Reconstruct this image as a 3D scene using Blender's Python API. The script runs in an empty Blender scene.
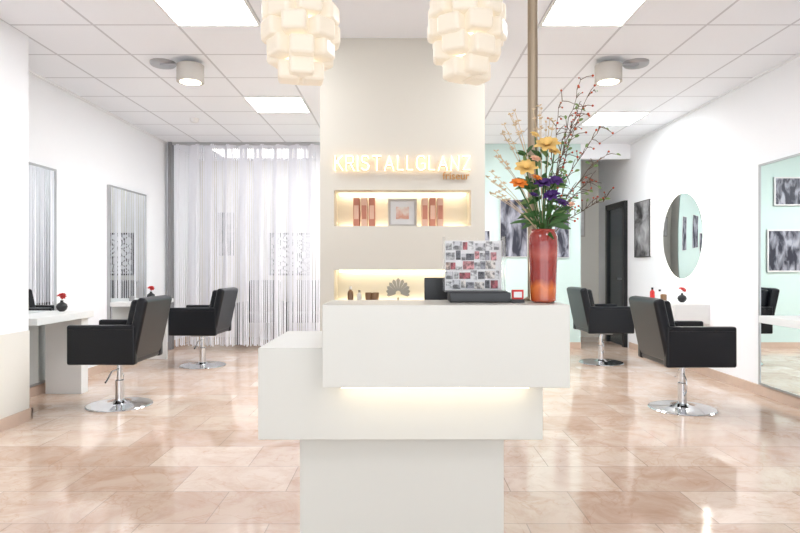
import bpy, bmesh, math, random
from mathutils import Vector, Matrix, Euler
random.seed(7)
D=bpy.data; C=bpy.context
scene=C.scene
scene.view_settings.view_transform='Standard'
scene.view_settings.look='None'
scene.view_settings.exposure=0.78
scene.view_settings.gamma=1.0

# ---------------------------------------------------------------- materials
def mat(name,col,rough=0.5,metal=0.0,emit=None,es=0.0,spec=0.5,noise=0.0,nscale=8,trans=0.0,alpha=1.0,coat=0.0):
    m=D.materials.new(name); m.use_nodes=True
    nt=m.node_tree; b=nt.nodes['Principled BSDF']
    b.inputs['Base Color'].default_value=(*col,1)
    b.inputs['Roughness'].default_value=rough
    b.inputs['Metallic'].default_value=metal
    b.inputs['Specular IOR Level'].default_value=spec
    b.inputs['Transmission Weight'].default_value=trans
    b.inputs['Alpha'].default_value=alpha
    b.inputs['Coat Weight'].default_value=coat
    if emit:
        b.inputs['Emission Color'].default_value=(*emit,1)
        b.inputs['Emission Strength'].default_value=es
    if noise>0:
        tc=nt.nodes.new('ShaderNodeTexCoord'); n=nt.nodes.new('ShaderNodeTexNoise')
        n.inputs['Scale'].default_value=nscale; n.inputs['Detail'].default_value=5
        nt.links.new(tc.outputs['Object'],n.inputs['Vector'])
        mx=nt.nodes.new('ShaderNodeMix'); mx.data_type='RGBA'
        mx.inputs[6].default_value=(*[c*(1-noise) for c in col],1)
        mx.inputs[7].default_value=(*[min(1,c*(1+noise)) for c in col],1)
        nt.links.new(n.outputs['Fac'],mx.inputs[0]); nt.links.new(mx.outputs[2],b.inputs['Base Color'])
    return m
M={}
M['white']=mat('wall_paint',(.88,.89,.92),.8,noise=.01,nscale=3)
M['cream']=mat('cream_paint',(.66,.63,.56),.7,noise=.01,nscale=3)
M['creamlt']=mat('cream_paint_light',(.77,.755,.70),.7,noise=.01,nscale=3)
M['mint']=mat('mint_paint',(.615,.765,.735),.8,noise=.01,nscale=3)
M['lacq']=mat('white_lacquer',(.655,.65,.60),.3,noise=.008,nscale=3)
M['furn']=mat('white_furniture',(.81,.81,.80),.35)
M['leather']=mat('black_leather',(.004,.005,.008),.30,noise=.25,nscale=60,spec=.32)
M['chrome']=mat('chrome',(.62,.63,.65),.08,1.0)
M['mirror']=mat('mirror_glass',(.84,.87,.87),.01,1.0)
M['alu']=mat('brushed_aluminium',(.48,.48,.49),.35,1.0)
M['base']=mat('baseboard_stone',(.60,.45,.36),.45,noise=.1,nscale=12)
M['bronze']=mat('bronze_pole',(.34,.27,.19),.35,.7)
M['black']=mat('black_plastic',(.008,.008,.010),.3)
M['darkglass']=mat('dark_door',(.03,.045,.055),.25)
M['paper']=mat('paper_white',(.78,.78,.78),.7)
M['led']=mat('warm_led',(1,.9,.7),.5,emit=(1,.86,.60),es=3.4)
M['halo']=mat('mirror_halo_led',(1,1,1),.5,emit=(1,.96,.84),es=3.0)
M['panel']=mat('troffer_diffuser',(1,1,1),.5,emit=(.96,.985,1),es=15)
M['filldim']=mat('added_fill_dim',(1,1,1),.5,emit=(.97,.985,1),es=6)
M['fillsoft']=mat('added_fill_soft',(1,1,1),.5,emit=(.97,.985,1),es=2.2)
M['letter']=mat('sign_face',(1,1,1),.4,emit=(1,.96,.82),es=.6)
M['gold']=mat('sign_gold',(.62,.32,.09),.4,.1)
M['goldglow']=mat('sign_backlight',(1,.9,.7),.4,emit=(1,.84,.58),es=2.5)
M['lamp']=mat('opal_glass',(.66,.61,.52),.35,emit=(1,.85,.66),es=.18)
M['core']=mat('opal_core',(.9,.85,.75),.4,emit=(1,.84,.62),es=2.0)
M['red']=mat('red_petals',(.55,.02,.02),.6)
M['yellow']=mat('yellow_petals',(.84,.56,.18),.6,noise=.1,nscale=40)
M['orange']=mat('orange_petals',(.85,.25,.03),.6,noise=.1,nscale=40)
M['peach']=mat('peach_petals',(.85,.50,.34),.6)
M['purple']=mat('purple_petals',(.065,.02,.15),.6,noise=.2,nscale=40)
M['leaf']=mat('leaves',(.04,.115,.025),.5,noise=.3,nscale=25)
M['leaf2']=mat('leaves_pale',(.15,.24,.07),.5,noise=.3,nscale=25)
M['twig']=mat('twigs',(.11,.065,.038),.7)
M['straw']=mat('dried_grass',(.58,.44,.28),.8)
M['berry']=mat('berries',(.45,.06,.015),.3)
M['grey']=mat('grey_fabric',(.25,.25,.26),.7)
M['darkgrey']=mat('charcoal_leather',(.10,.10,.105),.5)
M['tray']=mat('tray_plastic',(.02,.02,.022),.35)
M['pink']=mat('product_pink',(.50,.19,.12),.5)
M['pinklt']=mat('product_salmon',(.70,.44,.32),.5)
M['bottle']=mat('bottle_brown',(.22,.12,.06),.3)
M['silver']=mat('silver_ornament',(.30,.28,.24),.35,.7)
M['frame']=mat('frame_light',(.50,.47,.43),.5)
M['bulb2']=mat('spot_lens',(1,1,1),.4,emit=(1,.9,.7),es=3)
M['acrylic']=mat('acrylic',(1,1,1),.03,trans=1.0); M['acrylic'].node_tree.nodes['Principled BSDF'].inputs['IOR'].default_value=1.1

# vase glaze
m=mat('red_glaze',(.5,.05,.02),.12,coat=.5); nt=m.node_tree; b=nt.nodes['Principled BSDF']
tc=nt.nodes.new('ShaderNodeTexCoord'); sx=nt.nodes.new('ShaderNodeSeparateXYZ'); nt.links.new(tc.outputs['Generated'],sx.inputs[0])
nz=nt.nodes.new('ShaderNodeTexNoise'); nz.inputs['Scale'].default_value=4; nt.links.new(tc.outputs['Generated'],nz.inputs['Vector'])
ad=nt.nodes.new('ShaderNodeMath'); ad.operation='MULTIPLY_ADD'; ad.inputs[1].default_value=.14; nt.links.new(nz.outputs['Fac'],ad.inputs[0]); nt.links.new(sx.outputs['Z'],ad.inputs[2])
cr=nt.nodes.new('ShaderNodeValToRGB'); nt.links.new(ad.outputs[0],cr.inputs[0])
e=cr.color_ramp.elements; e[0].position=0.1; e[0].color=(.44,.07,.02,1); e[1].position=1.06; e[1].color=(.30,.035,.022,1)
for p,c in ((.28,(.64,.15,.022,1)),(.38,(.28,.018,.01,1)),(.62,(.29,.024,.012,1)),(.74,(.40,.07,.045,1)),(.85,(.27,.02,.014,1))):
    q=e.new(p); q.color=c
nt.links.new(cr.outputs[0],b.inputs['Base Color']); M['vase']=m

# floor tiles
m=D.materials.new('limestone_tiles'); m.use_nodes=True; nt=m.node_tree; b=nt.nodes['Principled BSDF']
tc=nt.nodes.new('ShaderNodeTexCoord')
br=nt.nodes.new('ShaderNodeTexBrick'); br.inputs['Scale'].default_value=1
br.inputs['Brick Width'].default_value=.60; br.inputs['Row Height'].default_value=.40
br.inputs['Mortar Size'].default_value=.0028; br.inputs['Mortar Smooth'].default_value=.3
br.inputs['Color1'].default_value=(.76,.635,.54,1); br.inputs['Color2'].default_value=(.61,.455,.36,1)
br.inputs['Mortar'].default_value=(.45,.36,.30,1); br.offset=.5; br.offset_frequency=2
nt.links.new(tc.outputs['Object'],br.inputs['Vector'])
n1=nt.nodes.new('ShaderNodeTexNoise'); n1.inputs['Scale'].default_value=3.2; n1.inputs['Detail'].default_value=10; n1.inputs['Roughness'].default_value=.72
n1.inputs['Distortion'].default_value=.8
nt.links.new(tc.outputs['Object'],n1.inputs['Vector'])
r1=nt.nodes.new('ShaderNodeValToRGB'); r1.color_ramp.elements[0].position=.34; r1.color_ramp.elements[0].color=(.82,.71,.64,1)
r1.color_ramp.elements[1].position=.58; r1.color_ramp.elements[1].color=(1.0,1.0,1.0,1)
nt.links.new(n1.outputs['Fac'],r1.inputs[0])
mx=nt.nodes.new('ShaderNodeMix'); mx.data_type='RGBA'; mx.blend_type='MULTIPLY'; mx.inputs[0].default_value=1
nt.links.new(br.outputs['Color'],mx.inputs[6]); nt.links.new(r1.outputs[0],mx.inputs[7])
n2=nt.nodes.new('ShaderNodeTexNoise'); n2.inputs['Scale'].default_value=1.6; n2.inputs['Detail'].default_value=8; n2.inputs['Distortion'].default_value=2.5
nt.links.new(tc.outputs['Object'],n2.inputs['Vector'])
r2=nt.nodes.new('ShaderNodeValToRGB'); e=r2.color_ramp.elements
e[0].position=.485; e[0].color=(1,1,1,1); e[1].position=.515; e[1].color=(1,1,1,1); q=e.new(.5); q.color=(.92,.85,.80,1)
nt.links.new(n2.outputs['Fac'],r2.inputs[0])
mx2=nt.nodes.new('ShaderNodeMix'); mx2.data_type='RGBA'; mx2.blend_type='MULTIPLY'; mx2.inputs[0].default_value=1
nt.links.new(mx.outputs[2],mx2.inputs[6]); nt.links.new(r2.outputs[0],mx2.inputs[7])
nt.links.new(mx2.outputs[2],b.inputs['Base Color'])
b.inputs['Roughness'].default_value=.07; b.inputs['Specular IOR Level'].default_value=.62
M['floor']=m

# ceiling tiles with grid at |x| = 1.035 + k*.625 , y = 4.47 + k*.625
m=D.materials.new('ceiling_tiles'); m.use_nodes=True; nt=m.node_tree; b=nt.nodes['Principled BSDF']; b.inputs['Roughness'].default_value=.9
def N(op,a,bv=None,c=None):
    n=nt.nodes.new('ShaderNodeMath'); n.operation=op
    for i,v in enumerate((a,bv,c)):
        if v is None: continue
        if isinstance(v,(int,float)): n.inputs[i].default_value=v
        else: nt.links.new(v,n.inputs[i])
    return n.outputs[0]
g=nt.nodes.new('ShaderNodeNewGeometry'); sx=nt.nodes.new('ShaderNodeSeparateXYZ'); nt.links.new(g.outputs['Position'],sx.inputs[0])
ax=N('ABSOLUTE',sx.outputs['X'])
def line(v,off):
    t=N('DIVIDE',N('SUBTRACT',v,off),.625)
    f=N('ABSOLUTE',N('SUBTRACT',t,N('ROUND',t)))
    return N('LESS_THAN',f,.016)
lx=N('MULTIPLY',line(ax,1.035),N('GREATER_THAN',ax,1.0)); ly=N('MULTIPLY',line(sx.outputs['Y'],4.47),N('GREATER_THAN',ax,1.02))
ln=N('MAXIMUM',lx,ly)
mx=nt.nodes.new('ShaderNodeMix'); mx.data_type='RGBA'; nt.links.new(ln,mx.inputs[0])
mx.inputs[6].default_value=(.87,.895,.94,1); mx.inputs[7].default_value=(.60,.61,.65,1)
nt.links.new(mx.outputs[2],b.inputs['Base Color']); M['ceil']=m

def artmat(name,seed,dark=(.04,.04,.05),light=(.6,.6,.62),scale=3,kind='wave',lohi=(.38,.65),stretch=(1,1,1)):
    m=D.materials.new(name); m.use_nodes=True; nt=m.node_tree; b=nt.nodes['Principled BSDF']; b.inputs['Roughness'].default_value=.5
    tc=nt.nodes.new('ShaderNodeTexCoord'); mp=nt.nodes.new('ShaderNodeMapping'); mp.inputs['Location'].default_value=(seed,seed*2,seed*3)
    mp.inputs['Scale'].default_value=stretch
    nt.links.new(tc.outputs['Object'],mp.inputs[0])
    if kind=='noise':
        w=nt.nodes.new('ShaderNodeTexNoise'); w.inputs['Scale'].default_value=scale; w.inputs['Detail'].default_value=7; w.inputs['Distortion'].default_value=.5; out=w.outputs['Fac']; nt.links.new(mp.outputs[0],w.inputs['Vector'])
    else:
        w=nt.nodes.new('ShaderNodeTexVoronoi'); w.inputs['Scale'].default_value=scale; w.feature='DISTANCE_TO_EDGE'; out=w.outputs['Distance']; nt.links.new(mp.outputs[0],w.inputs['Vector']); lohi=(.02,.12)
    cr=nt.nodes.new('ShaderNodeValToRGB'); nt.links.new(out,cr.inputs[0])
    cr.color_ramp.elements[0].position=lohi[0]; cr.color_ramp.elements[0].color=(*dark,1)
    cr.color_ramp.elements[1].position=lohi[1]; cr.color_ramp.elements[1].color=(*light,1)
    nt.links.new(cr.outputs[0],b.inputs['Base Color']); return m

# ---------------------------------------------------------------- helpers
def link(o,parent=None):
    C.collection.objects.link(o)
    if parent: o.parent=parent
    return o
def empty(name,loc=(0,0,0),rz=0):
    e=D.objects.new(name,None); e.location=loc; e.rotation_euler=(0,0,rz); e.empty_display_size=.1
    return link(e)
def mesh(name,vs,fs,m,parent=None,loc=(0,0,0),smooth=False):
    me=D.meshes.new(name); me.from_pydata([tuple(v) for v in vs],[],fs); me.update()
    if isinstance(m,str): m=M[m]
    me.materials.append(m)
    if smooth:
        for p in me.polygons: p.use_smooth=True
    o=D.objects.new(name,me); o.location=loc
    return link(o,parent)
def box(name,x,y,z,m,parent=None,bev=0,rot=None,seg=3):
    cx,cy,cz=(x[0]+x[1])/2,(y[0]+y[1])/2,(z[0]+z[1])/2
    hx,hy,hz=abs(x[1]-x[0])/2,abs(y[1]-y[0])/2,abs(z[1]-z[0])/2
    vs=[(sx*hx,sy*hy,sz*hz) for sx in(-1,1) for sy in(-1,1) for sz in(-1,1)]
    fs=[(0,1,3,2),(4,6,7,5),(0,4,5,1),(2,3,7,6),(0,2,6,4),(1,5,7,3)]
    o=mesh(name,vs,fs,m,parent,(cx,cy,cz))
    if rot: o.rotation_euler=rot
    if bev:
        b=o.modifiers.new('bevel','BEVEL'); b.width=bev; b.segments=seg; b.limit_method='NONE'
        for p in o.data.polygons: p.use_smooth=True
        wn=o.modifiers.new('wn','WEIGHTED_NORMAL'); wn.keep_sharp=False
    return o
def lathe(name,prof,m,parent=None,loc=(0,0,0),n=32,axis=None):
    vs=[];fs=[]
    for r,z in prof:
        for i in range(n):
            a=2*math.pi*i/n; vs.append((r*math.cos(a),r*math.sin(a),z))
    for j in range(len(prof)-1):
        for i in range(n):
            k=(i+1)%n; fs.append((j*n+i,j*n+k,(j+1)*n+k,(j+1)*n+i))
    fs.append(tuple(reversed(range(n)))); fs.append(tuple(range((len(prof)-1)*n,len(prof)*n)))
    o=mesh(name,vs,fs,m,parent,loc,True)
    es=o.modifiers.new('es','EDGE_SPLIT'); es.split_angle=math.radians(40)
    if axis: o.rotation_euler=axis
    return o
def tube(name,pts,r,m,parent=None,cyc=False):
    cu=D.curves.new(name,'CURVE'); cu.dimensions='3D'; cu.bevel_depth=r; cu.bevel_resolution=2
    for pl in pts:
        s=cu.splines.new('POLY'); s.points.add(len(pl)-1)
        for i,p in enumerate(pl):
            s.points[i].co=(*p[:3],1); s.points[i].radius=p[3] if len(p)>3 else 1
        s.use_cyclic_u=cyc
    cu.materials.append(M[m]); o=D.objects.new(name,cu); return link(o,parent)

# ---------------------------------------------------------------- room shell
XL,XR,YB,H=-3.4,3.38,10.2,3.0
box('floor',(XL-.2,XR+.2),(-3.2,YB+.2),(-.1,0),'floor')
box('ceiling',(XL-.2,XR+.2),(-3.2,YB+.2),(H,H+.1),'ceil')
box('wall_left',(XL-.15,XL),(-3,YB),(0,H),'white')
box('wall_right',(XR,XR+.15),(-3,YB),(0,H),'white')
box('wall_back',(XL-.15,XR+.15),(YB,YB+.15),(0,H),'creamlt')
wf=empty('wall_front')
box('lintel',(XL,XR),(-3.15,-3),(2.8,H),'white',wf)
for i,x in enumerate((XL,-1.15,1.05,XR-.12)):
    box('pier_%d'%i,(x,x+.12),(-3.15,-3),(0,2.8),'white',wf)
box('wall_mint',(-1.1,2.65),(8.8,8.9),(0,H),'mint')
box('wall_partition',(-1.1,-1.0),(8.9,YB),(0,H),'white')
box('wall_corridor',(2.55,2.65),(8.9,YB),(0,H),'creamlt')
box('trim_header',(2.65,XR),(8.8,8.9),(2.78,H),'white')
p=empty('wall_pillar')
box('upper',(XL,-2.91),(2.0,4.7),(.70,H),'white',p)
box('lower',(XL,-2.905),(2.0,4.705),(0,.70),'creamlt',p)
box('baseboard_left',(XL,XL+.015),(4.7,YB),(0,.09),'base')
box('baseboard_right',(XR-.015,XR),(-3,8.82),(0,.09),'base')
box('baseboard_back',(-1.1,2.65),(8.785,8.8),(0,.09),'base')
bp=empty('baseboard_pillar')
box('side',(-2.905,-2.89),(2.0,4.72),(0,.09),'base',bp)
box('end',(XL+.016,-2.89),(4.705,4.72),(0,.09),'base',bp)
box('trim_1',(XL,XL+.02),(4.7,YB),(H-.02,H),'white')
box('trim_2',(XR-.02,XR),(-3,YB),(H-.02,H),'white')

d=empty('door_1')
box('leaf',(XR-.03,XR-.005),(8.98,9.62),(.01,2.10),'darkglass',d)
for n,y,z in(('jamb_1',(8.9,8.98),(0,2.18)),('jamb_2',(9.62,9.70),(0,2.18)),('head',(8.9,9.70),(2.10,2.18))):
    box(n,(XR-.06,XR-.005),y,z,'black',d)
box('handle',(XR-.09,XR-.03),(9.05,9.09),(1.0,1.03),'alu',d)

# ---------------------------------------------------------------- centre display wall with niches
Y0,Y1=4.73,5.08
w=empty('wall_display')
X0,X1=-.63,.67; nx0,nx1=-.52,.56
n1=(1.519,1.803); n2=(.90,1.172)
box('left_stile',(X0,nx0),(Y0,Y1),(0,H),'cream',w)
box('right_stile',(nx1,X1),(Y0,Y1),(0,H),'cream',w)
box('top_part',(nx0,nx1),(Y0,Y1),(n1[1],H),'cream',w)
box('mid_part',(nx0,nx1),(Y0,Y1),(n2[1],n1[0]),'cream',w)
box('low_part',(nx0,nx1),(Y0,Y1),(0,n2[0]),'cream',w)
box('niche_back',(nx0,nx1),(Y0+.26,Y1),(n2[0],n1[1]),'cream',w)
for i,(za,zb) in enumerate((n1,n2)):
    box('led_top_%d'%i,(nx0+.02,nx1-.02),(Y0+.20,Y0+.24),(zb-.018,zb-.002),'led',w)
    box('led_bottom_%d'%i,(nx0+.02,nx1-.02),(Y0+.22,Y0+.25),(za+.002,za+.012),'led',w)

# sign: single-stroke channel letters with lit faces
GL={'K':(.62,[[(0,0),(0,1)],[(.6,1),(0,.45)],[(.17,.60),(.62,0)]]),
'R':(.62,[[(0,0),(0,1),(.4,1),(.55,.94),(.6,.82),(.6,.68),(.55,.55),(.4,.48),(0,.48)],[(.34,.48),(.62,0)]]),
'I':(.0,[[(0,0),(0,1)]]),
'S':(.6,[[(.57,.88),(.45,1),(.15,1),(.02,.88),(.0,.70),(.12,.56),(.48,.45),(.6,.30),(.58,.12),(.45,0),(.13,0),(0,.12)]]),
'T':(.7,[[(0,1),(.7,1)],[(.35,1),(.35,0)]]),
'A':(.74,[[(0,0),(.37,1),(.74,0)],[(.15,.33),(.59,.33)]]),
'L':(.48,[[(0,1),(0,0),(.48,0)]]),
'G':(.70,[[(.66,.86),(.5,1),(.22,1),(.05,.85),(0,.65),(0,.35),(.05,.15),(.22,0),(.5,0),(.70,.12),(.70,.46),(.40,.46)]]),
'N':(.64,[[(0,0),(0,1),(.64,0),(.64,1)]]),
'Z':(.62,[[(0,1),(.62,1),(0,0),(.62,0)]])}
s=empty('wall_sign',(.02,Y0,2.01))
def strokes(word,width,h,y):
    tot=sum(GL[c][0] for c in word)+.34*(len(word)-1); k=width/tot; x=-width/2; out=[]
    for c in word:
        for pl in GL[c][1]: out.append([(x+p[0]*k,y,(p[1]-.5)*h) for p in pl])
        x+=(GL[c][0]+.34)*k
    return out
tube('letters_backlight',strokes('KRISTALLGLANZ',1.055,.108,-.010),.005,'goldglow',s)
tube('letters_body',strokes('KRISTALLGLANZ',1.055,.108,-.032),.0115,'gold',s)
tube('letters_front',strokes('KRISTALLGLANZ',1.055,.108,-.040),.0068,'letter',s)
cu=D.curves.new('subtitle','FONT'); cu.body='friseur'; cu.size=.085; cu.extrude=.006; cu.align_x='CENTER'; cu.materials.append(M['gold'])
o=D.objects.new('subtitle',cu); link(o,s); o.location=(.42,-.012,-.125); o.rotation_euler=(math.pi/2,0,0)
C.view_layer.update(); o.scale=(.21/o.dimensions.x,1,1)

for px,a_,b_ in((-.29,'pink','pinklt'),(.26,'pinklt','pink')):
    pb=empty('product_boxes',(px,4.86,n1[0]+.001))
    for i in range(3):
        box('carton_%d'%i,(-.085+i*.062,-.035+i*.062),(-.05,.05),(0,.23),a_ if i!=1 else b_,pb,.003)
        box('label_%d'%i,(-.078+i*.062,-.042+i*.062),(-.052,-.05),(.06,.17),b_ if i!=1 else a_,pb)
def frame(name,cx,y,cz,w_,h_,art,fm='paper',fw=.02,rz=0,mat_=0.0):
    e=empty(name,(cx,y,cz),rz)
    box('backing',(-w_/2,w_/2),(-.012,0),(-h_/2,h_/2),'paper',e)
    if fw>0:
        box('rail_t',(-w_/2,w_/2),(-.022,-.0),(h_/2-fw,h_/2),fm,e); box('rail_b',(-w_/2,w_/2),(-.022,0),(-h_/2,-h_/2+fw),fm,e)
        box('rail_l',(-w_/2,-w_/2+fw),(-.022,0),(-h_/2+fw,h_/2-fw),fm,e); box('rail_r',(w_/2-fw,w_/2),(-.022,0),(-h_/2+fw,h_/2-fw),fm,e)
    i=fw+mat_
    box('print',(-w_/2+i,w_/2-i),(-.016,-.012),(-h_/2+i,h_/2-i),art,e)
    return e
frame('framed_certificate',.02,4.90,n1[0]+.117,.235,.23,artmat('cert_art',3,(.70,.36,.26),(.80,.76,.70),18,'noise'),'frame',.02,mat_=.045)
def bottle(name,x,y,z,r,h,m,capm='paper'):
    e=empty(name,(x,y,z))
    lathe('body',[(r,0),(r,h*.62),(r*.8,h*.72),(r*.4,h*.78),(r*.4,h*.82)],m,e)
    lathe('cap',[(r*.48,h*.82),(r*.48,h)],capm,e)
bottle('lotion_bottle',-.40,4.85,n2[0],.024,.14,'bottle')
bottle('lotion_bottle',-.33,4.87,n2[0],.02,.11,'paper','silver')
for x in(-.20,-.25):
    lathe('tealight_glass',[(.0,0),(.026,0),(.032,.09),(.028,.09),(.02,.01)],'bottle',None,(x,4.84,n2[0]))
sh=empty('fan_ornament',(-.015,4.84,n2[0]))
lathe('foot',[(.035,0),(.03,.01),(.008,.02),(.008,.05)],'silver',sh)
for i in range(11):
    a=math.radians(-100+20*i)
    r0,r1=.02,.125
    c=Vector((0,0,.085)); dr=Vector((math.sin(a),0,math.cos(a))); t=Vector((math.cos(a),0,-math.sin(a)))
    r1*= (1-.25*abs(a)/1.75)
    pts=[c+dr*r0-t*.004,c+dr*r0+t*.004,c+dr*r1*.85+t*.015,c+dr*r1,c+dr*r1*.85-t*.015]
    vs=[p+Vector((0,-.004,0)) for p in pts]+[p+Vector((0,.004,0)) for p in pts]
    mesh('plume_%d'%i,vs,[(0,1,2,3,4),(9,8,7,6,5)]+[(k,(k+1)%5+0,(k+1)%5+5,k+5) for k in range(5)],'silver',sh)

# ---------------------------------------------------------------- reception counter
c=empty('reception_counter',(0,2.0,0))
def cb(n,x,y,z,m='lacq',bev=.003): return box(n,x,(y[0]-2.0,y[1]-2.0),z,m,c,bev,seg=2)
cb('upper_block',(-.26,.567),(2.0,2.3),(.795,1.072))
cb('middle_block',(-.497,.50),(2.10,2.65),(.593,.915))
cb('base_block',(-.367,.381),(2.20,2.60),(0,.593))
box('led_strip',(-.20,.44),(.045,.07),(.785,.795),'led',c)

mo=empty('computer_monitor',(.24,2.48,.916))
box('foot',(-.09,.09),(-.06,.06),(0,.012),'black',mo,.003)
box('neck',(-.02,.02),(.0,.02),(.012,.10),'black',mo)
box('screen',(-.14,.14),(-.02,.0),(.04,.238),'black',mo,.004)

ph=empty('photo_display_box',(.262,2.17,1.073))
box('tray',(-.085,.13),(-.05,.07),(0,.035),'black',ph,.003)
box('tray_lid',(-.10,.12),(-.04,.06),(.035,.039),'tray',ph)
box('board',(-.100,.110),(.03,.036),(.040,.222),'paper',ph)
cols=[(.55,.55,.56),(.15,.15,.17),(.70,.33,.34),(.6,.6,.62),(.80,.62,.54),(.75,.75,.75),(.80,.80,.78),(.45,.12,.14),(.3,.3,.33),(.7,.7,.7),(.8,.75,.7)]
cm=[artmat('photo_%d'%i,i*1.7,tuple(v*.25 for v in k),k,55,'noise',(.42,.58)) for i,k in enumerate(cols)]
k=0
for r in range(5):
    x=-.094
    while x<.09:
        w_=random.uniform(.016,.042); w_=min(w_,.106-x); h_=random.uniform(.022,.034)
        z0=.046+r*.035+random.uniform(-.002,.004)
        lay=random.uniform(0,.0015)
        box('photo_%d'%k,(x,x+w_-random.uniform(.001,.006)),(.0270-lay,.0298),(z0,min(z0+h_,.219)),cm[random.randrange(11)],ph); k+=1
        x+=w_
for n,x,y,z in(('pane_front',(-.105,.115),(-.03,-.027),(.040,.234)),('pane_left',(-.105,-.102),(-.027,.04),(.040,.234)),('pane_right',(.112,.115),(-.027,.04),(.040,.234))):
    box(n,x,y,z,'acrylic',ph)
cd=empty('business_card_holder',(.415,2.12,1.073))
box('holder',(-.022,.022),(-.015,.015),(0,.012),'black',cd)
box('cards',(-.02,.02),(-.008,.006),(.012,.045),'red',cd)
box('card_print',(-.014,.014),(-.0095,-.008),(.018,.038),'paper',cd)

pl=empty('ceiling_pole',(.500,2.262,0))
lathe('shaft',[(.0185,1.073),(.0185,H)],'bronze',pl)
lathe('flange',[(.032,1.073),(.032,1.080),(.02,1.086)],'bronze',pl)
lathe('rose',[(.02,H-.03),(.04,H-.01),(.04,H)],'bronze',pl)

# ---------------------------------------------------------------- flowers
def bloom(name,cen,r,m,parent,layers=4,n=7,tilt=(0,0)):
    vs=[];fs=[]
    R=Euler((tilt[0],tilt[1],0)).to_matrix(); cen=Vector(cen)
    for L in range(layers):
        f=(L+1)/layers; k=n if L else 4
        openn=.25+1.0*f
        for i in range(k):
            a=2*math.pi*(i+.5*L)/k+random.uniform(-.1,.1)
            base=len(vs)
            wd=r*(.35+.4*f); ln=r*(.55+.55*f)
            for u in range(4):
                t=u/3; ang=openn*(.2+.8*t)
                rad=ln*t*math.sin(ang)+.05*r; z=ln*t*math.cos(ang)
                ww=wd*math.sin(math.pi*(.15+.72*t))
                for s_ in(-1,0,1):
                    cup=(1-abs(s_))*.10*r
                    rr=rad+cup; tt=s_*ww*.55
                    v=Vector((rr*math.cos(a)-tt*math.sin(a),rr*math.sin(a)+tt*math.cos(a),z*.9-r*.3))
                    vs.append(cen+R@v)
            for u in range(3):
                for q in range(2):
                    b0=base+u*3+q; fs.append((b0,b0+1,b0+4,b0+3))
    return mesh(name,vs,fs,m,parent,smooth=True)
def leaves(name,specs,m,parent):
    vs=[];fs=[]
    for p0,dr,ln,wd in specs:
        p0=Vector(p0); dr=Vector(dr).normalized(); side=dr.cross(Vector((random.uniform(-.3,.3),-1,random.uniform(-.3,.6)))).normalized()
        up=side.cross(dr); base=len(vs)
        for u in range(6):
            t=u/5; c_=p0+dr*ln*t-Vector((0,0,1))*ln*.25*t*t; w_=wd*math.sin(math.pi*min(.98,t*.93+.05))**.8
            vs+= [c_-side*w_+up*w_*.3,c_,c_+side*w_+up*w_*.3]
        for u in range(5):
            for q in range(2):
                b0=base+u*3+q; fs.append((b0,b0+1,b0+4,b0+3))
    return mesh(name,vs,fs,m,parent,smooth=True)
def balls(name,pts,m,parent):
    bm=bmesh.new()
    for p_,r in pts: bmesh.ops.create_icosphere(bm,subdivisions=1,radius=r,matrix=Matrix.Translation(p_))
    me=D.meshes.new(name); bm.to_mesh(me); bm.free(); me.materials.append(M[m])
    for q in me.polygons:q.use_smooth=True
    return link(D.objects.new(name,me),parent)
vb=empty('flower_vase',(.508,2.13,1.073))
lathe('vase',[(.036,0),(.044,.006),(.046,.06),(.049,.14),(.052,.20),(.050,.235),(.042,.252),(.044,.258),(.040,.258),(.038,.24),(.044,.2),(.02,.19)],'vase',vb,n=48)
O=Vector((0,0,.25))
fl=[('yellow',(-.002,-.07,.548),.040),('yellow',(.026,-.05,.528),.024),('peach',(-.040,-.06,.50),.018),('yellow',(-.070,-.05,.472),.036),
    ('orange',(-.098,-.06,.415),.028),('orange',(-.035,-.06,.435),.018),('purple',(-.015,-.07,.415),.030),('purple',(.030,-.06,.425),.024),('purple',(.010,-.075,.372),.027),
    ('purple',(.055,-.05,.35),.024),('purple',(-.045,-.06,.375),.016),('peach',(.09,-.03,.345),.012),('yellow',(-.04,-.05,.585),.016)]
stems=[]
for i,(m_,p_,r) in enumerate(fl):
    bloom('bloom_%d'%i,p_,r,m_,vb,tilt=(random.uniform(.5,.9),random.uniform(-.4,.4)))
    stems.append([tuple(O*.6),tuple(O+Vector((p_[0]*.3,p_[1]*.3,.04))),(p_[0],p_[1],p_[2]-.01)])
tube('stems',stems,.0022,'leaf',vb)
sp=[];sp2=[]
for i in range(70):
    a=random.uniform(0,2*math.pi); z=random.uniform(.25,.42); rr=random.uniform(.01,.04)
    o=Vector((rr*math.cos(a),rr*math.sin(a)*.6,z))
    d_=Vector((math.cos(a),math.sin(a)*.6,random.uniform(-.2,1.0)))
    (sp if i%3 else sp2).append((o,d_,random.uniform(.04,.09),random.uniform(.005,.012)))
for i in range(26):
    o=Vector((random.uniform(-.07,.03),random.uniform(-.04,.03),random.uniform(.40,.53)))
    (sp if i%2 else sp2).append((o,Vector((random.uniform(-1,1),-.2,random.uniform(.2,1))),.05,.006))
leaves('leaves_dark',sp,'leaf',vb); leaves('leaves_pale',sp2,'leaf2',vb)
tw=[];bs=[];lf=[]
ends=[(.18,.02,.76),(.13,.0,.70),(.22,.0,.52),(.235,.02,.37),(.20,-.02,.62),(.15,.04,.80),(.10,0,.62),(.17,0,.44),(.07,.02,.72)]
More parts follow.
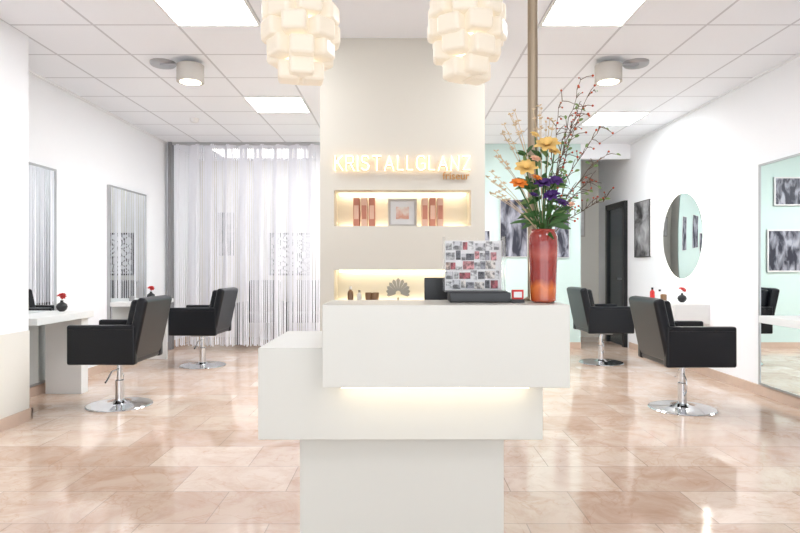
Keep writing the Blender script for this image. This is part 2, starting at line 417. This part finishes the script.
for (ex,ey,ez) in ends:
    pl_=[]; s0=Vector((.01,0,.22)); e0=Vector((ex,ey,ez)); mid=Vector((ex*.35,ey*.4,.22+(ez-.22)*.6))
    n=14
    for i in range(n+1):
        t=i/n; p_=s0*(1-t)**2+mid*2*t*(1-t)+e0*t*t+Vector((random.uniform(-.006,.006),random.uniform(-.006,.006),random.uniform(-.004,.004)))
        pl_.append((*p_,1-.65*t))
        if t>.35:
            for q in range(2):
                dv=Vector((random.uniform(-.3,1),random.uniform(-.6,.6),random.uniform(-.3,1))).normalized()*random.uniform(.012,.055)
                m1=p_+dv*.5+Vector((0,0,.004)); e1=p_+dv
                tw.append([(*p_,.6),(*m1,.5),(*e1,.4)])
                if random.random()<.5: bs.append((e1,random.uniform(.003,.0052)))
                elif random.random()<.5: lf.append((e1,dv,.02,.005))
    tw.append(pl_)
tube('twigs',tw,.0023,'twig',vb); balls('berries',bs,'berry',vb); leaves('twig_leaves',lf,'leaf2',vb)
gr=[];sd=[]
for ex,ez in((-.135,.60),(-.16,.52),(-.105,.66),(-.19,.44),(-.175,.38),(-.02,.68),(.02,.64)):
    for k_ in range(3):
        e0=Vector((ex+random.uniform(-.012,.012),random.uniform(-.04,.03),ez+random.uniform(-.02,.02))); s0=Vector((0,0,.23)); mid=Vector((ex*.4,0,.23+(ez-.23)*.65)); pl_=[]
        for i in range(11):
            t=i/10; p_=s0*(1-t)**2+mid*2*t*(1-t)+e0*t*t; pl_.append((*p_,1))
            if t>.7:
                for q in range(4): sd.append((p_,Vector((random.uniform(-1,1),random.uniform(-.5,.5),random.uniform(.2,1))),.014,.0022))
        gr.append(pl_)
tube('grass_stems',gr,.0010,'straw',vb); leaves('grass_heads',sd,'straw',vb)

# ---------------------------------------------------------------- pendant lamps (clusters of rounded opal cubes)
def pendant(x,y,z,ph0):
    e=empty('pendant_lamp',(x,y,z))
    bm=bmesh.new()
    tiers=[(.150,.085,5),(.070,.118,7),(-.012,.122,7),(-.092,.098,6),(-.172,.052,4)]
    for ti,(dz,r,n) in enumerate(tiers):
        for i in range(n):
            a=2*math.pi*(i+.5*(ti%2))/n+ph0
            mt=Matrix.Translation((0,0,dz))@Matrix.Rotation(a,4,'Z')@Matrix.Translation((r,0,(.008 if i%2 else -.004)))
            bmesh.ops.create_cube(bm,size=1,matrix=mt@Matrix.Diagonal((.092,.105,.082,1)))
    me=D.meshes.new('shade'); bm.to_mesh(me); bm.free(); me.materials.append(M['lamp'])
    for q in me.polygons:q.use_smooth=True
    o=link(D.objects.new('shade',me),e)
    b=o.modifiers.new('b','BEVEL'); b.width=.017; b.segments=4; b.limit_method='NONE'
    o.modifiers.new('wn','WEIGHTED_NORMAL')
    lathe('cord',[(.003,.15),(.003,H-z)],'paper',e,n=8)
    lathe('canopy',[(.05,H-z-.025),(.05,H-z)],'paper',e)
    lathe('inner_core',[(.02,-.18),(.05,-.1),(.075,0),(.06,.1),(.02,.17)],'core',e)
pendant(-.430,2.60,2.215,.2); pendant(.289,2.60,2.222,.5)

# ---------------------------------------------------------------- styling chairs
def chair(x,y,deg):
    e=empty('styling_chair',(x,y,0),math.radians(deg))
    lathe('base_disc',[(.268,0),(.270,.008),(.262,.016),(.12,.024),(.06,.036),(.045,.05)],'chrome',e,n=48)
    lathe('column_outer',[(.036,.045),(.036,.22),(.030,.225)],'chrome',e)
    lathe('column_inner',[(.022,.225),(.022,.37)],'chrome',e)
    box('swivel_plate',(-.11,.11),(-.11,.11),(.365,.40),'alu',e,.01)
    tube('pump_lever',[[(.03,0,.32),(.10,-.02,.31),(.17,-.03,.24),(.19,-.03,.235)]],.008,'chrome',e)
    tube('pump_lever_b',[[(-.03,0,.12),(-.07,0,.16),(-.075,0,.25),(-.03,0,.30)]],.007,'chrome',e)
    box('seat_base',(-.235,.235),(-.28,.25),(.40,.485),'leather',e,.02)
    box('seat_cushion',(-.232,.232),(-.30,.21),(.475,.585),'leather',e,.035,seg=4)
    for n,s_ in(('arm_l',-1),('arm_r',1)):
        xs=sorted((s_*.225,s_*.295))
        box(n,tuple(xs),(-.30,.26),(.395,.72),'leather',e,.018,seg=4)
    t=math.radians(-12)
    box('backrest',(-.285,.285),(.215,.305),(.43,.945),'leather',e,.03,rot=(t,0,0),seg=4)
    box('back_cushion',(-.215,.215),(.150,.235),(.55,.925),'leather',e,.03,rot=(t,0,0),seg=4)
    tube('seam',[[(s_*.2965,-.28,.685),(s_*.2965,.24,.685)] for s_ in(-1,1)],.002,'leather',e)
chair(-2.42,5.18,-90); chair(-2.38,7.24,-92)
chair(2.375,5.05,90); chair(2.50,7.46,92)

# ---------------------------------------------------------------- mirrors
def wallmirror(name,side,y0,y1,z0,z1):
    e=empty(name,(side,(y0+y1)/2,(z0+z1)/2)); s_=1 if side<0 else -1
    hw=(y1-y0)/2; hh=(z1-z0)/2; f=.018
    xs=sorted((0,s_*.035)); xg=sorted((s_*.008,s_*.028))
    box('glass',tuple(xg),(-hw+f,hw-f),(-hh+f,hh-f),'mirror',e)
    box('edge_1',tuple(xs),(-hw,-hw+f),(-hh,hh),'alu',e); box('edge_2',tuple(xs),(hw-f,hw),(-hh,hh),'alu',e)
    box('edge_3',tuple(xs),(-hw+f,hw-f),(-hh,-hh+f),'alu',e); box('edge_4',tuple(xs),(-hw+f,hw-f),(hh-f,hh),'alu',e)
wallmirror('wall_mirror',XL,4.80,5.88,.10,2.15)
wallmirror('wall_mirror',XL,6.96,7.97,.47,2.15)
wallmirror('wall_mirror',XR,4.3,5.60,.10,2.15)
rm=empty('round_mirror',(XR,7.08,1.56))
lathe('glass',[(.490,.035),(.505,.04),(.505,.055),(.490,.06)],'mirror',rm,n=96,axis=(0,-math.pi/2,0))
lathe('backlight',[(.50,0.012),(.54,.015),(.54,.038),(.50,.038)],'halo',rm,n=96,axis=(0,-math.pi/2,0))
lathe('mount',[(.40,0),(.40,.013)],'alu',rm,n=32,axis=(0,-math.pi/2,0))

# ---------------------------------------------------------------- consoles
def smallvase(x,y,z):
    e=empty('bud_vase',(x,y,z+.001))
    lathe('body',[(.02,0),(.042,.02),(.05,.045),(.042,.07),(.015,.088),(.012,.10),(.016,.105)],'black',e,n=24)
    bloom('flower',(0,-.005,.155),.036,'red',e,tilt=(.4,0)); bloom('flower_b',(.018,-.01,.14),.026,'red',e,tilt=(.9,.2))
    tube('stem',[[(0,0,.08),(0,-.003,.145)]],.002,'leaf',e)
k=empty('styling_console',(XL+.04,5.35,0))
box('top',(0,.40),(-.45,.45),(.715,.775),'furn',k,.003)
box('leg_panel',(.02,.36),(.30,.42),(0,.715),'furn',k,.003)
smallvase(-3.19,5.66,.775)
k=empty('styling_console',(XL+.04,7.40,0))
box('top',(0,.40),(-.45,.45),(.735,.785),'furn',k,.003)
box('leg_panel',(.02,.34),(.36,.40),(0,.735),'furn',k,.003)
smallvase(-3.08,7.42,.785)
lathe('styling_jar',[(.03,0),(.03,.05),(.02,.06)],'grey',None,(-3.22,7.2,.786))
k=empty('floating_console',(XR,7.06,0))
box('carcass',(-.38,-.002),(-.52,.52),(.57,.79),'furn',k,.003)
box('drawer_front',(-.398,-.382),(-.50,-.01),(.585,.775),'furn',k,.002)
box('drawer_front_b',(-.398,-.382),(.01,.50),(.585,.775),'furn',k,.002)
smallvase(3.22,6.85,.79)
bottle('spray_bottle',3.12,7.42,.791,.028,.15,'red','black')
bottle('spray_bottle',3.16,7.30,.791,.028,.13,'paper','black')
lathe('styling_jar',[(.035,0),(.035,.07),(.02,.08)],'bottle',None,(3.15,7.17,.791))
k=empty('floating_console',(XR-.04,4.80,0))
box('top',(-.34,0),(-.45,.22),(.73,.79),'furn',k,.003)

# ---------------------------------------------------------------- pictures
AM=[artmat('bw_art_%d'%i,i*2.3+1,(.02,.022,.04),(.42,.43,.50),[4,5,5,6][i],'noise',(.44,.66),(2.2,1,.8)) for i in range(4)]
frame('framed_picture',1.665,8.795,1.76,.40,.84,AM[0],'paper',.006)
frame('framed_picture',2.365,8.795,1.70,.22,.74,AM[1],'paper',.006)
frame('framed_picture',1.02,8.795,1.43,.62,.62,AM[2],'paper',.02)
frame('framed_picture',.98,8.795,2.30,.50,.42,AM[3],'paper',.02)
frame('framed_picture',3.0,YB-.005,1.93,.28,.45,artmat('line_art',4,(.6,.6,.6),(.85,.85,.85),5,'noise'),'frame',.02)
frame('framed_picture',XR-.005,8.33,1.72,.52,.78,artmat('portrait_art',9,(.01,.01,.012),(.45,.45,.47),4,'noise'),'black',.008,rz=-math.pi/2)
frame('framed_picture',-2.96,YB-.005,1.75,.30,.75,artmat('portrait_art_b',5,(.10,.10,.11),(.5,.5,.5),4,'noise'),'paper',.01)
frame('patterned_picture',-1.86,YB-.005,1.41,.72,.72,artmat('tile_art',2,(.06,.06,.06),(.8,.8,.8),10,'vor'),'black',.03)

# ---------------------------------------------------------------- string curtain
vs=[];fs=[]
x=-3.27
while x<-1.14:
    w_=.0168
    yo=.05*math.sin(x*26)+.02*math.sin(x*61+1)
    zb=.04+random.uniform(0,.03)
    seg=7; b0=len(vs)
    ph_=random.uniform(0,6)
    for j in range(seg+1):
        t=j/seg; z=2.97+(zb-2.97)*t
        ww=w_*(1-.20*t); dx=.004*t*math.sin(ph_+t*4)
        vs+=[(x+dx,8.72+yo,z),(x+dx+ww,8.72+yo+.004,z)]
    for j in range(seg): fs.append((b0+2*j,b0+2*j+1,b0+2*j+3,b0+2*j+2))
    x+=.0195
sc=empty('string_curtain')
m=D.materials.new('curtain_string'); m.use_nodes=True; nt=m.node_tree; b=nt.nodes['Principled BSDF']
b.inputs['Base Color'].default_value=(.87,.87,.92,1); b.inputs['Roughness'].default_value=.7
tr=nt.nodes.new('ShaderNodeBsdfTranslucent'); tr.inputs[0].default_value=(.88,.88,.93,1); ms=nt.nodes.new('ShaderNodeMixShader'); ms.inputs[0].default_value=.18
nt.links.new(b.outputs[0],ms.inputs[1]); nt.links.new(tr.outputs[0],ms.inputs[2]); nt.links.new(ms.outputs[0],nt.nodes['Material Output'].inputs[0])
M['string']=m
mesh('strings',vs,fs,'string',sc)
box('rail',(-3.35,-1.12),(8.69,8.75),(2.965,3.0),'alu',sc)
box('curtain_edge_shade',(-3.35,-3.30),(8.66,8.76),(0,H),'grey')  # dark strip modelled in place of the shadow at the curtain edge

def wash(x):
    e=empty('wash_chair',(x,9.45,0))
    box('seat',(-.25,.25),(-.30,.25),(.34,.48),'darkgrey',e,.03)
    box('back',(-.25,.25),(.22,.33),(.40,.98),'darkgrey',e,.03,rot=(math.radians(-12),0,0))
    box('arm_1',(-.33,-.255),(-.28,.28),(.0,.64),'darkgrey',e,.02); box('arm_2',(.255,.33),(-.28,.28),(0,.64),'darkgrey',e,.02)
    lathe('basin',[(.10,.80),(.19,.86),(.22,.97),(.20,.97),(.17,.88),(.08,.83)],'paper',e,(0,.50,0))
    lathe('basin_post',[(.12,0),(.08,.3),(.10,.80)],'paper',e,(0,.50,0))
wash(-2.20); wash(-1.48)

# ---------------------------------------------------------------- ceiling fittings
def troffer(x0,x1,y0,y1,pm='panel'):
    e=empty('ceiling_light_panel',((x0+x1)/2,(y0+y1)/2,H)); hx=(x1-x0)/2; hy=(y1-y0)/2
    box('diffuser',(-hx+.02,hx-.02),(-hy+.02,hy-.02),(-.010,-.002),pm,e)
    for n,a,b_ in(('rim_1',(-hx,hx),(-hy,-hy+.02)),('rim_2',(-hx,hx),(hy-.02,hy)),('rim_3',(-hx,-hx+.02),(-hy+.02,hy-.02)),('rim_4',(hx-.02,hx),(-hy+.02,hy-.02))):
        box(n,a,b_,(-.013,0),'furn',e)
t=.625
for x0 in(-1.66,1.035):
    troffer(x0,x0+t,3.845,3.845+t); troffer(x0,x0+t,-.53,-.53+t,'filldim')  # second, dimmer pair is unseen fill light added above the camera
troffer(-1.66,-1.035,6.345,6.97); troffer(2.285,2.91,6.97,7.595)
troffer(-2.9,-1.4,9.1,9.9,'fillsoft')  # fill panel added to brighten the room behind the curtain
for y0 in (5.72,6.97): troffer(-.625,0,y0,y0+t); troffer(.02,.645,y0,y0+t)  # added fill panels, hidden by the display wall, to brighten the rear
def spot(x,y,s_):
    e=empty('ceiling_spotlight',(x,y,H))
    lathe('canopy',[(.10,-.03),(.11,-.02),(.11,0)],'alu',e,(s_*.26,.05,0))
    xs=sorted((s_*.26,0)); box('arm',tuple(xs),(-.015,.015),(-.045,-.03),'alu',e)
    lathe('drum',[(.10,-.19),(.115,-.19),(.115,-.045),(.10,-.035)],'frame',e)
    lathe('lens',[(.09,-.193),(.09,-.186)],'bulb2',e)
spot(-1.83,5.24,-1); spot(1.82,5.24,1)
lathe('smoke_detector',[(.03,-.05),(.05,-.03),(.055,0)],'paper',None,(-2.5,7.3,H))
lathe('smoke_detector',[(.03,-.05),(.05,-.03),(.055,0)],'paper',None,(1.9,8.1,H))

# ---------------------------------------------------------------- world + camera
w=D.worlds.new('World'); scene.world=w; w.use_nodes=True
w.node_tree.nodes['Background'].inputs[0].default_value=(.90,.95,1,1); w.node_tree.nodes['Background'].inputs[1].default_value=1.9
cam=D.cameras.new('Camera'); cam.lens=27; cam.sensor_width=36; co=D.objects.new('Camera',cam); link(co)
co.location=(0,0,1.2); co.rotation_euler=(math.pi/2,0,0); cam.clip_start=.05
scene.camera=co
